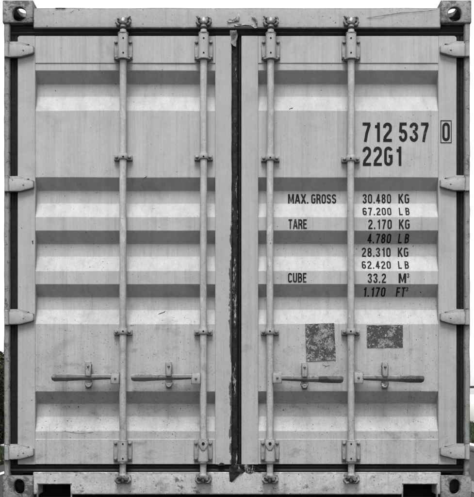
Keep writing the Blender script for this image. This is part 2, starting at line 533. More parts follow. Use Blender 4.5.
for a, b in ((38.2, 70.6), (403.2, 436.4)):
    c = G(); c.box(ux(a, .01), ux(b, .01), -.05, .125, -.05, uz(484.2, .01), .006, 2); cut.append(c.out('cut', None))
subtract(sill, cut)
for a, b in ((38.2, 70.6), (403.2, 436.4)):                          # welded rim, and a near-black back standing in for shade in the recess
    z1 = uz(484.2, .01)
    g = G(); g.box(ux(a, .01) - .006, ux(b, .01) + .006, .0055, .03, z1 + .001, z1 + .008, .002)
    g.box(ux(a, .01) - .007, ux(a, .01) - .001, .0056, .03, .006, z1 + .0005, .002)
    g.box(ux(b, .01) + .001, ux(b, .01) + .007, .0056, .03, .006, z1 + .0005, .002)
    g.out('recess_rim', 'sill', box)
    G().box(ux(a, .01) + .001, ux(b, .01) - .001, .118, .122, .006, z1 - .001).out('recess_shade', 'dark', box, 0)
# near-black plate added behind the sill, its colour standing in for shade underneath
G().box(-HW + .16, HW - .16, .16, .2, .012, .1).out('gap_shade_plate', 'dark', box, 0)

# ---- body behind the doors: corrugated sides, roof, end, floor
def corrugated(name, length, height, place, pitch=.278, depth=.036):
    pts = []; t = 0.0
    while t < length - pitch:
        for u, d_ in ((0, 0), (.072, 0), (.14, depth), (.21, depth)): pts.append((t + u, d_))
        t += pitch
    pts += [(t, 0), (length, 0)]
    g = G()
    g.rings([[place(u, d_, 0) for u, d_ in pts], [place(u, d_, height) for u, d_ in pts]], close=False, caps=False)
    return g.out(name, 'wall', box, 0)
for sx in (-1, 1):
    corrugated('side_wall', LEN - .36, 2.30, lambda u, d_, h: (sx * (HW - .012 - d_), .17 + u, .16 + h))
    G().box(min(sx * (HW - .004), sx * (HW - .06)), max(sx * (HW - .004), sx * (HW - .06)), .178, LEN - .178, .02, .165, .004).out('bottom_rail', 'wall', box)
    G().box(min(sx * (HW - .004), sx * (HW - .064)), max(sx * (HW - .004), sx * (HW - .064)), .178, LEN - .178, 2.45, 2.54, .004).out('top_rail', 'wall', box)
    G().box(min(sx * (HW - .002), sx * (HW - .12)), max(sx * (HW - .002), sx * (HW - .12)), LEN - .17, LEN - .01, .1185, TOP - .1185, .004).out('rear_post', 'wall', box)
corrugated('roof', LEN - .30, 2.30, lambda u, d_, h: (-1.15 + h, .132 + u, 2.520 - d_ * .55))
corrugated('end_wall', 2.2, 2.41, lambda u, d_, h: (-1.1 + u, LEN - .03 - d_, .13 + h))
G().box(-1.15, 1.15, .2, LEN - .06, .11, .14).out('floor', 'dark', box, 0)

# ---- doors
FY, PY, RY = .014, .019, .057
RY1, RY2 = .061, .055            # fold skewed deeper at its upper corner so the down-facing slope shades darker      # depths: door frame face, outer and inner plane of the pressed panel
bands = [(70.5, 84.5, 97.0, 110.7), (177.4, 191.0, 203.7, 217.1), (230.6, 244.1, 256.6, 271.0), (284.2, 297.2, 309.9, 324.0), (391.3, 403.6, 416.6, 431.0)]
profile = [(uz(62.6, PY), PY)]
for a, b, c, d in bands:
    profile += [(uz(a, PY), PY), (uz(b, RY1), RY1), (uz(c, RY2), RY2), (uz(d, PY), PY)]
profile += [(uz(439.6, PY), PY)]
def warp(x, z, seed):                                             # slight dents of the sheet
    return noise.noise(Vector((x * 3.1, z * 2.7, seed))) * .0016 + noise.noise(Vector((x * 8, z * 7, seed + 3))) * .0005
def on_panel(py):                                                  # depth and height of the pressed sheet seen at a photograph row
    k = (HY - py) * S / D
    for (z0, y0), (z1, y1) in zip(profile, profile[1:]):
        d0, d1 = z0 - ZC - k * (D + y0), z1 - ZC - k * (D + y1)
        if d0 >= 0 >= d1:
            t = d0 / (d0 - d1) if d0 != d1 else 0
            nz, ny = -(y1 - y0), (z1 - z0)
            L = math.hypot(nz, ny)
            return y0 + (y1 - y0) * t, z0 + (z1 - z0) * t, ny / L, nz / L
    return PY, ZC + k * (D + PY), -1.0, 0.0

def door(l0, l1, s0, s1, worn):
    """l0,l1: leaf edges; s0,s1: inner edges of the two stiles (photograph columns)."""
    dr = empty('cargo_door', box)
    X0, X1, A, B = ux(l0, FY), ux(l1, FY), ux(s0, FY), ux(s1, FY)
    zT, zB, zt_, zb_ = uz(36.0, FY), uz(464.2, FY), uz(63.2, FY), uz(439.0, FY)
    # pressed panel
    g = G(); nx = 60
    soft = [profile[0]]                                            # every fold gets a small press radius
    for k in range(1, len(profile) - 1):
        p, q, r = (Vector(profile[k + d]) for d in (-1, 0, 1))
        u, w = (p - q).normalized(), (r - q).normalized()
        a_, b_ = q + u * .0022, q + w * .0022
        soft.append(tuple(q + u * .0036))
        for t in (0, .33, .67, 1):
            soft.append(tuple(a_ * (1 - t) ** 2 + q * 2 * t * (1 - t) + b_ * t * t))
        soft.append(tuple(q + w * .0036))
    soft.append(profile[-1])
    fine = [soft[0]]
    for p, q in zip(soft, soft[1:]):
        k = max(1, int(abs(p[0] - q[0]) / .05))
        for j in range(1, k + 1): fine.append((p[0] + (q[0] - p[0]) * j / k, p[1] + (q[1] - p[1]) * j / k))
    rings = []
    for i in range(nx + 1):
        x = A - .004 + (B - A + .008) * i / nx
        ring = []
        for z, y in fine:
            w = warp(x, z, l0)
            ring.append((x, y + w, z + noise.noise(Vector((x * 3.3, z * 3, 5 + l0))) * .0017))
        rings.append(ring)
    g.rings(rings, close=False, caps=False)
    g.out('panel', 'door', dr, 14)
    # frame
    ch = .012
    def stile(a, b, mat, hinge_side):
        g = G(); n_ = 60
        xs = [a, a + .0025, b - .0025, b]
        rings = []
        for z in [zB + (zT - .02 - zB) * k / n_ for k in range(n_ + 1)] + [zT - .012, zT - .007, zT - .003, zT - .0008, zT]:
            ya = noise.noise(Vector((a * 5, z * 3, 2))) * .0012
            e = noise.noise(Vector((a * 5, z * 21, 7))) * (.0016 if mat == 'stile_worn' else .0004)
            cut = ch - math.sqrt(max(0, ch * ch - max(0, z - (zT - ch)) ** 2)) if hinge_side else 0
            xl = a + (cut if hinge_side < 0 else 0); xr = b - (cut if hinge_side > 0 else 0) + e
            rings.append([(xl, FY + .06, z), (xl, FY + .0025 + ya, z), (xl + .0025, FY + ya, z), (xr - .0025, FY + ya, z), (xr, FY + .0025 + ya, z), (xr, FY + .06, z)])
        # door corner at the hinge side is cut off
        g.rings(rings)
        g.out('stile', mat, dr, 25)
    left = l0 < 200
    stile(X0, A, 'stile', -1 if left else 0)
    stile(B, X1, 'stile_worn' if left else 'stile', 0 if left else 1)
    for z0, z1, nm in ((zt_, zT, 'top_rail'), (zB, zb_, 'bottom_rail')):
        g = G(); rings = []
        for k in range(50):
            x = A + .0006 + (B - A - .0012) * k / 49
            w = noise.noise(Vector((x * 4, z0 * 3, 11))) * .0012
            w2 = FY + .0012
            rings.append([(x, w2 + .05, z0), (x, w2 + .002 + w, z0), (x, w2 + w, z0 + .002), (x, w2 + w, (z0 + z1) / 2), (x, w2 + w, z1 - .002), (x, w2 + .002 + w, z1), (x, w2 + .05, z1)])
        g.rings(rings); g.out(nm, 'door', dr, 25)
    # back sheet closing the leaf
    G().box(X0 + .002, X1 - .002, FY + .061, FY + .064, zB, zT).out('lining', 'dark', dr, 0)
    return dr
door_l = door(17.6, 231.6, 35.2, 215.2, True)
door_r = door(241.4, 456.6, 258.2, 438.4, False)
door_l['label'] = 'left door with flaked paint along its closing edge'
door_r['label'] = 'right door with black lettering and two torn stickers'

# ---- black rubber gaskets round the doors
def gasket(x0, x1, z0, z1, name='gasket', horizontal=True, y=.022):
    g = G(); rings = []; n_ = 70
    for k in range(n_ + 1):
        t = k / n_
        if horizontal:
            x = x0 + (x1 - x0) * t; h = z1 - z0
            q = noise.noise(Vector((x * 9, z0, 1))) * .0022
            rings.append([(x, y + .04, z0), (x, y + .008, z0 + .001), (x, y + q, z0 + h * .3), (x, y + .006 + q, z0 + h * .5), (x, y + .001 + q, z0 + h * .75), (x, y + .010, z1 - .001), (x, y + .04, z1)])
        else:
            z = z0 + (z1 - z0) * t; w = x1 - x0
            q = noise.noise(Vector((x0, z * 9, 1))) * .002
            rings.append([(x0, y + .04, z), (x0, y + .008, z), (x0 + w * .3, y + q, z), (x0 + w * .5, y + .007 + q, z), (x0 + w * .75, y + .001 + q, z), (x1, y + .008, z), (x1, y + .04, z)])
    g.rings(rings)
    return g.out(name, 'rubber', box, 30)
gy = .022
gasket(ux(9.6, gy), ux(464.4, gy), uz(35.8, gy), uz(27.0, gy))
gasket(ux(9.6, gy), ux(464.4, gy), uz(473.2, gy), uz(464.4, gy))
for a, b in ((9.5, 17.5), (456.7, 464.5)):
    gasket(ux(a, gy), ux(b, gy), uz(464.2, gy), uz(36.0, gy), horizontal=False)
# filler plates over the gasket corners below the castings
for sx in (-1, 1):
    a, b = sorted((sx * 227.4 * S, sx * 204 * S))
    G().box(a, b, .03, .10, TOP - .119 - .045, TOP - .1195).out('corner_filler', 'rubber', box)
# closing gap between the two leaves: scuffed rubber lips
def lip(p0, p1, y, amp, name, mat, seed):
    g = G(); rings = []; n_ = 240
    z0, z1 = uz(468.5, y), uz(31.5, y)
    for k in range(n_ + 1):
        z = z0 + (z1 - z0) * k / n_
        a, b = ux(p0, y), ux(p1, y)
        q = [noise.noise(Vector((z * f, seed, f))) for f in (4, 15, 37)]
        e = amp * (.5 * q[0] + .7 * q[1] + .5 * q[2])
        e2 = amp * (.6 * noise.noise(Vector((z * 19, seed + 4, 1))) + .5 * q[0])
        rings.append([(a, y + .03, z), (a, y + .004 + e, z), (a + (b - a) * .3, y + e2, z), (a + (b - a) * .62 + e * .4, y - .002 + e, z), (b + e2 * .3, y + .005 + e2, z), (b, y + .03, z)])
    g.rings(rings); g.out(name, mat, box, 40)
lip(231.9, 237.6, .024, .006, 'closing_gasket', 'rubber_scuffed', 1)
lip(238.2, 241.2, .034, .002, 'closing_gasket', 'rubber', 6)

G().box(ux(229), ux(244), .0785, .084, .11, 2.5).out('gap_backing', 'dark', box, 0)  # near-black backing added behind the closing gap to block sky light

# ---- crushed steel and rubber at the top and bottom of the closing gap
def crumple(name, mat, outline, y0, amp, seed, parent=box, freq=38, label=None):
    """an uneven torn flap: a subdivided outline pushed about in depth."""
    g = G()
    f = g.bm.faces.new([g.bm.verts.new((ux(a, y0), y0, uz(b, y0))) for a, b in outline])
    bmesh.ops.triangulate(g.bm, faces=[f])
    for _ in range(3):
        bmesh.ops.subdivide_edges(g.bm, edges=[e for e in g.bm.edges if e.calc_length() > .008], cuts=1, use_grid_fill=True)
        bmesh.ops.triangulate(g.bm, faces=[f_ for f_ in g.bm.faces if len(f_.verts) > 3])
    geo = bmesh.ops.extrude_face_region(g.bm, geom=list(g.bm.faces))
    bmesh.ops.translate(g.bm, vec=(0, .006, 0), verts=[v for v in geo['geom'] if isinstance(v, bmesh.types.BMVert)])
    for v in g.bm.verts:
        nn = noise.noise_vector(v.co * freq + Vector((seed, 0, 0)))
        v.co += Vector((nn[0] * amp * .35, nn[1] * amp, nn[2] * amp * .35))
    return g.out(name, mat, parent, 25, label)
crumple('torn_flap', 'scar', [(234, 25.4), (238, 23.8), (243, 23.4), (250, 23.2), (254, 24.6), (257.5, 27.4), (255, 28.2), (251, 25.4), (243, 25.0), (237, 26.0)], .003, .004, 2, label='bent bright strip of torn steel under the header')
crumple('torn_flap', 'scar', [(227, 21.2), (229.5, 18.8), (232, 19.8), (235.5, 18.6), (237.4, 16.6), (238.6, 13.8), (239.6, 16.5), (238.4, 19.0), (239, 20.6), (234, 21.4), (229, 22.4)], .002, .006, 9, label='crumpled patch of bare steel on the header')
crumple('torn_flap', 'scar', [(251.5, 16.6), (254, 17.2), (257, 20), (257.6, 23), (256, 24.2), (256, 21), (253.5, 18.6)], .001, .004, 14)
crumple('torn_flap', 'grip', [(230.2, 30.5), (236.5, 30.2), (237.6, 35), (236.5, 41), (236, 47), (233.4, 46), (231, 43), (230.2, 38)], .010, .012, 5, label='crushed grey lip at the top of the closing gap')
crumple('torn_flap', 'rubber_scuffed', [(229, 466.5), (238, 465), (250, 464.5), (260, 467.5), (261.5, 470.5), (253, 472.5), (243, 473), (236, 474), (229, 472)], .008, .011, 21, label='crushed rubber at the bottom of the closing gap')
crumple('torn_flap', 'rubber', [(229, 472), (240, 473.5), (236, 476), (231.5, 482.5), (229.8, 481)], .005, .005, 27)
crumple('torn_flap', 'rubber', [(217.5, 465.4), (221, 462.6), (223.5, 463.2), (225, 465.6)], .006, .004, 31)

# ---- hinges
bolt_me = None
def bolt_mesh():
    g = G(); g.lathe([(.0088, .002), (.0088, -.004), (.0070, -.0075), (.0035, -.0095), (.0008, -.0100)], 'y', (0, 0, 0), 10)
    o = g.out('bolt', 'fitting'); me = o.data; bpy.data.objects.remove(o); return me
BOLT = bolt_mesh()
def bolt(parent, px, py, y, s=1.0):
    o = link('bolt', BOLT, None, parent, loc=(ux(px, y), y, uz(py, y))); o.scale = (s, s, s); return o

for sx, cs in ((-1, (50.0, 184.5, 317.6, 452.6)), (1, (49.5, 183.7, 317.6, 452.0))):
    for i, c in enumerate(cs):
        h = empty('hinge', box)
        P = lambda dx, dy, y: (ux(237 + sx * dx, y), uz(c + dy, y))
        yb = -.006
        blade = [(228.4, -6.4), (216.5, -6.6), (211, -5.0), (204.6, -4.7), (203.5, -3.9), (203.3, 2.0), (204.4, 3.3), (207.5, 4.2), (217, 6.7), (228.4, 6.9)]
        g = G().prism([P(a, b, yb) for a, b in blade], yb, .013, .0035)
        g.jitter(.0012, 30, i + sx * 3).out('blade', 'hinge', h)
        lug = [(227.5, -8.4), (219, -8.6), (208.0, -5.9), (211, -4.2), (227.5, -5.4)]
        G().prism([P(a, b, .002) for a, b in lug], .002, .0135, .002).out('lug', 'hinge', h)
        zc_, xc_ = uz(c, 0), sx * 230.3 * S
        G().lathe([(.010, -.040), (.0125, -.037), (.0125, .036), (.010, .039)], 'z', (xc_, .002, zc_), 14).out('knuckle', 'hinge', h)
        G().lathe([(.007, .038), (.007, .048), (.005, .050)], 'z', (xc_, .002, zc_), 10).out('pin', 'cam', h)
        o = link('bolt', BOLT, None, h, loc=(ux(237 + sx * 213.7, yb), yb + .004, uz(c + .4, yb))); o.scale = (.62,) * 3

# ---- locking bars
def sq(v): return math.copysign(abs(v) ** .62, v)
RYC = -.011                         # rod axis depth
RR = .0178
ARM = RYC                           # depth of the handle hubs
bars = [(122.9, 123.2, 122.8), (203.7, 203.7, 203.2), (269.9, 270.8, 270.0), (350.7, 351.1, 351.2)]
for bi, (xm, xt, xb) in enumerate(bars):
    lb = empty('locking_bar', box)
    def rx(py):
        t = max(0, min(1, (py - 45) / (450 - 45)))
        return xt + (xb - xt) * t if abs(xm - (xt + xb) / 2) < .3 else (xt + (xm - xt) * t * 2 if t < .5 else xm + (xb - xm) * (t - .5) * 2)
    # rod
    g = G(); rings = []
    for k in range(121):
        py = 30 + (472 - 30) * k / 120
        z = uz(py, RYC)
        cx = ux(rx(py), RYC) + .0022 * noise.noise(Vector((bi * 9, z * 2.2, 3))) * min(1, (py - 30) / 30, (472 - py) / 30)
        r = RR * (1 + .03 * noise.noise(Vector((bi, z * 14, 0))))
        if py < 36 or py > 462: r *= .93
        rings.append([(cx + r * math.cos(a * math.tau / 20), RYC + r * math.sin(a * math.tau / 20), z) for a in range(20)])
    g.rings(rings); g.out('rod', 'rod', lb, 40)
    # top and bottom bearing brackets
    for top in (True, False):
        br = empty('bearing_bracket', box)
        cx = xt if top else xb
        a, b = (41.2, 59.4) if top else (440.4, 461.4)
        y0 = FY - .008
        for s in (-1, 1):
            xa, xb_ = sorted((ux(cx + s * 4.2, y0), ux(cx + s * 9.4, y0)))
            G().box(xa, xb_, y0, FY + .003, uz(b, y0), uz(a, y0), .003).out('flange', 'fitting', br)
            for yy in (((a + 1.4), (b - 2.0)) if top else ((a + 2.8), (b - 2.8))): bolt(br, cx + s * 7.2, yy, y0)
        # housing wrapped over the rod: half round shell with flat cheeks
        ha, hb = (34.6, 59.8) if top else (440.2, 461.8)
        rings = []
        for py in (ha, ha + .5, hb - .5, hb):
            rr_ = RR + (.0062 if py in (ha, hb) else .008)
            z = uz(py, RYC); cxx = ux(cx, RYC)
            ring = [(cxx - rr_, FY - .001, z)] + [(cxx - rr_ * sq(math.cos(t * math.pi / 14)), RYC - rr_ * sq(math.sin(t * math.pi / 14)), z) for t in range(15)] + [(cxx + rr_, FY - .001, z)]
            rings.append(ring)
        g = G(); g.rings(rings); g.out('housing', 'fitting', br, 30)
        # collars
        for py, ex in (((34.0, .0095), (59.6, .012)) if top else ((440.8, .004), (462.6, .0085))):
            G().lathe([(RR * .9, -.004), (RR + ex, -.0035), (RR + ex + .0012, 0), (RR + ex, .0035), (RR * .9, .004)], 'z', (ux(cx, RYC), RYC, uz(py, RYC)), 20).out('collar', 'fitting', br)
        if top:
            G().box(ux(cx - 7.6, RYC + .02), ux(cx + 7.6, RYC + .02), RYC - .004, FY, uz(60.4, .0), uz(58.6, .0), .003).out('foot', 'fitting', br)
        for py in ((38.0, 52.6) if top else (443.9, 458.6)):
            if not top and bi in (1, 2) and py > 450: continue
            yy = RYC - RR - .0088
            o = G().lathe([(.0046, .004), (.0046, -.0004), (.0008, -.0006)], 'y', (ux(cx, yy), yy, uz(py, yy)), 10).out('hole_shade', 'dark', br)  # near-black disc painting the shade inside a hole
        if not top and bi in (1, 2):                               # forked seal guard over the two inner bars
            yy = RYC - RR - .010
            q = [(cx - 5.4, 438.6), (cx + 5.4, 438.6), (cx + 5.2, 444.5), (cx + 1.6, 450.6), (cx - 1.6, 450.6), (cx - 5.2, 444.5)]
            G().prism([(ux(u, yy), uz(v, yy)) for u, v in q], yy - .001, yy + .012, .003).out('seal_guard', 'fitting', br)
            G().lathe([(.008, .004), (.008, -.003), (.001, -.0034)], 'y', (ux(cx, yy), yy, uz(443.6, yy)), 12).out('hole_shade', 'dark', br)  # shade of the guard's hole, painted as a black disc
    # guide straps half way
    for py in ((157.2, 157.0, 158.2, 159.0)[bi], 331.8):
        br = empty('guide_bracket', box)
        cx = rx(py)
        z0, z1 = uz(py + 2.6, RYC), uz(py - 3.6, RYC)
        cxx = ux(cx, RYC); rr_ = RR + .0042
        rings = []
        for z in (z0, z0 + .002, z1 - .002, z1):
            e = 0 if z in (z0, z1) else .0015
            rings.append([(cxx - rr_ - e, FY - .004, z)] + [(cxx - (rr_ + e) * math.cos(t * math.pi / 12), RYC - (rr_ + e) * math.sin(t * math.pi / 12), z) for t in range(13)] + [(cxx + rr_ + e, FY - .004, z)])
        G().rings(rings).out('strap', 'fitting', br, 40)
        for s in (-1, 1):
            xa, xb_ = sorted((ux(cx + s * 4.0, 0), ux(cx + s * 9.2, 0)))
            G().box(xa, xb_, .000, PY + .004, uz(py + 3.2, 0), uz(py - 2.2, 0), .003).out('ear', 'fitting', br)
            bolt(br, cx + s * 6.6, py + .2, .0, .95)
        yy = RYC - rr_ - .0016
        G().lathe([(.0048, .004), (.0048, -.0004), (.0008, -.0006)], 'y', (ux(cx, yy), yy, uz(py - .6, yy)), 10).out('hole_shade', 'dark', br)  # strap hole drawn as a near-black disc, its shade painted in
    # cams and keepers
    for top in (True, False):
        cx = xt if top else xb
        f = 1 if top else -1
        base = 25.0 if top else 474.2                              # where the neck meets the cam
        yk = -.012
        V = lambda dx, up, y: (ux(cx + dx, y), uz(base - f * up, y))
        cm = empty('cam_keeper', box)
        # keeper: plate on the beam with two round lugs
        if top:
            pl = [(-6.8, -.6), (6.8, -.6), (7.4, 3), (5, 8.6), (1, 7), (-2.5, 8.4), (-6.6, 7.2), (-7.6, 3)]
        else:
            pl = [(-7.2, .2), (7.6, -.6), (8.6, -4), (7.6, -8.2), (2, -9.2), (-5, -8.6), (-7.4, -5)]
            pl = [(a, -b) for a, b in pl]
        G().prism([V(a, b, .0) for a, b in pl], -.004, .012, .003).jitter(.0012, 40, bi).out('plate', 'cam', cm)
        for s, up, r in (((-1, 5.0, 2.6), (1, 6.0, 2.9)) if top else ((-1, 4.2, 2.5), (1, 4.0, 2.9))):
            x, z = V(s * 4.9, up, yk)
            r *= S
            G().lathe([(r, .032), (r, .002), (r * .85, -.003), (r * .45, -.0045), (r * .42, .000), (.0005, .001)], 'y', (x, yk, z), 14).jitter(.0018, 45, bi + s).out('lug', 'cam', cm)
        # horns that hold the cam
        for s in (-1, 1):
            if top:
                path = [V(s * 2.8, .2, -.016), V(s * 5.2, .4, -.022), V(s * 6.9, 2.4, -.022), V(s * 6.4, 5, -.016)]
            else:
                path = [V(s * 2.6, 8.2, -.016), V(s * 5.2, 8.4, -.022), V(s * 7.2, 6.2, -.022), V(s * 7.0, 3.2, -.016)]
            ys = (-.016, -.022, -.022, -.014)
            G().tube([(p[0], yv, p[1]) for p, yv in zip(path, ys)], [.0062, .0072, .007, .005], 8).jitter(.0016, 50, bi * 3 + s).out('horn', 'cam', cm)
        if top:                                                     # bent tip that sticks out of the keeper
            kk = (1, -1, -1, -1)[bi]
            p0, p1, p2 = V(kk * 4.5, 6.5, -.014), V(kk * 5.9, 8.0, -.014), V(kk * 7.4, 8.7, -.014)
            G().tube([(p[0], -.014, p[1]) for p in (p0, p1, p2)], [.0075, .0062, .004], 8).out('tip', 'cam', cm)
        # the cam forged on the end of the bar
        g = G()
        x, z = V(0, 0, RYC)
        neck = .0165
        g.lathe([(neck, -f * .012), (neck, 0), (neck * 1.12, f * .004), (neck * 1.0, f * .012), (neck * .6, f * .03), (neck * .3, f * .038)], 'z', (x, RYC, z), 16)
        g.out('neck', 'rod', lb)
        hd = [(-3.4, 1.2), (-4.2, 3.6), (-2.6, 5.6), (-.8, 4.2), (.8, 4.4), (2.4, 7.2), (4.6, 6.6), (4.4, 3.4), (3.2, 1.0)]
        if not top: hd = [(a * 1.15, b * .95) for a, b in hd]
        G().prism([V(a, b, RYC - .014) for a, b in hd], RYC - .020, RYC + .016, .004).jitter(.002, 45, bi + 10 * f).out('cam_head', 'cam', lb)
    # handle
    s = -1 if bi < 2 else 1
    hx = rx(378)
    hub0, hub1 = ((110.7, 119.6), (191.2, 200.6), (272.6, 282.0), (354.0, 363.2))[bi]
    yh = RYC - .012
    hz0, hz1 = ((384.0, 372.4), (384.0, 372.4), (383.2, 372.0), (383.4, 371.6))[bi]
    G().box(ux(hub0, yh), ux(hub1, yh), yh - .010, yh + .014, uz(hz0, yh), uz(hz1, yh), .003).jitter(.001, 25, bi).out('handle_hub', 'fitting', lb)
    far = (51.6, 131.2, 343.2, 424.0)[bi]
    near = hub0 + .8 if s < 0 else hub1 - .8
    L = abs(far - near)
    g = G(); rings = []
    nS = 30; gl = 23 / L
    top0 = (374.3, 374.3, 375.6, 375.2)[bi]
    for k in range(nS + 1):
        t = k / nS
        px = near + s * L * t
        yc = yh + .002 - .014 * min(1, t * 1.5)
        fold, low = top0 + 3.2 + .2 * t, top0 + 4.9 + 1.8 * min(1, t * 1.25)      # upright face, then the under face turning back
        if bi > 1: fold, low = fold + .5 * t, low + .6 * t
        th = .0135
        top_ = top0 + (.7 * t if bi > 1 else 0)
        if t > 1 - gl:
            q = min(1, (t - (1 - gl)) / .08)
            th += .002 * q; top_ -= .3 * q; low += .2 * q
        if k == nS: top_ += .8; low -= 1.2; th *= .7
        x = ux(px, yc); zt3, zf, zl = uz(top_, yc), uz(fold, yc), uz(low, yc)
        b_ = .002
        rings.append([(x, yc + th, zl + .001), (x, yc + th - .001, zl), (x, yc - th + .001, zf - .001), (x, yc - th, zf + .001), (x, yc - th, zt3 - b_), (x, yc - th + b_, zt3), (x, yc + th - b_, zt3), (x, yc + th, zt3 - b_)])
    cutk = int(nS * (1 - gl))
    G().rings(rings[:cutk + 1]).jitter(.001, 20, bi).out('handle', 'handle', lb, 40)
    G().rings(rings[cutk:]).jitter(.0014, 30, bi + 4).out('handle_grip', 'grip' if bi > 1 else 'handle', lb, 40)
    bolt(lb, (hub0 + hub1) / 2, (hz0 + hz1) / 2, yh - .009, .75)
    # catch that holds the handle
    ct = empty('handle_catch', box)
    cx = (88.1, 168.7, 304.7, 385.2)[bi]
    cy = (378.0, 378.0, 379.0, 378.6)[bi] - 1
    yb2 = .004
    bp = [(cx - 3.0, cy - 15), (cx + 2.6, cy - 15), (cx + 3.4, cy - 12), (cx + 3.2, cy + 8), (cx + 2.0, cy + 11), (cx - 2.0, cy + 11), (cx - 3.2, cy + 8), (cx - 3.4, cy - 12)]
    G().prism([(ux(u, yb2), uz(v, yb2)) for u, v in bp], yb2, PY + .003, .002).out('base', 'fitting', ct)
    yf = yh - .032
    tilt = Matrix.Rotation(math.radians(3 - bi), 3, 'Y')
    zt2, zb2 = uz(cy - 13.6, yf), uz(cy - 1.0, yf)
    xa, xb_ = ux(cx - 2.9, yf), ux(cx + 2.9, yf)
    G().box(xa, xb_, yf, yf + .006, zb2, zt2, .002, rot=tilt).out('flap', 'fitting', ct)
    G().box(xa + .003, xb_ - .003, yf + .005, yb2 + .002, zt2 - .014, zt2 - .002, .002).out('pivot_block', 'fitting', ct)
    bolt(ct, cx, cy - 11.2, yf, .85)
    p = []
    for k in range(11):
        a = math.pi * (1.02 + .96 * k / 10)
        p.append((ux(cx, yf) + .0165 * math.cos(a), yf + .012, uz(cy + 5.2, yf) + .022 * math.sin(a)))
    G().tube(p, .0052, 8).out('hook', 'cam', ct)
    G().box(ux(cx - 2.0, yf), ux(cx + 2.0, yf), yf + .010, yb2, uz(cy + 8.6, yf), uz(cy + 6.0, yf), .002).out('hook_arm', 'cam', ct)
    bolt(ct, cx, cy + 8.6, yb2, .6)

# ---- torn stickers
for nm, q in (('sticker_a', [(305.2, 324.2), (334.2, 323.0), (335.8, 359.9), (306.4, 361.2)]), ('sticker_b', [(367.0, 325.2), (402.8, 324.9), (402.9, 347.5), (367.2, 347.7)])):
    y = PY - .0022
    pts = []
    for (a, b), (c, d) in zip(q, q[1:] + q[:1]):                    # slightly ragged edges
        for k in range(7):
            t = k / 7
            pts.append((a + (c - a) * t + random.uniform(-.25, .25), b + (d - b) * t + random.uniform(-.25, .25)))
    G().prism([(ux(u, y), uz(v, y)) for u, v in pts], y - .0003, y + .003).out('sticker', nm, door_r, 0, label=('tall torn black and white sticker, slightly tilted' if nm == 'sticker_a' else 'wide torn dark sticker'))

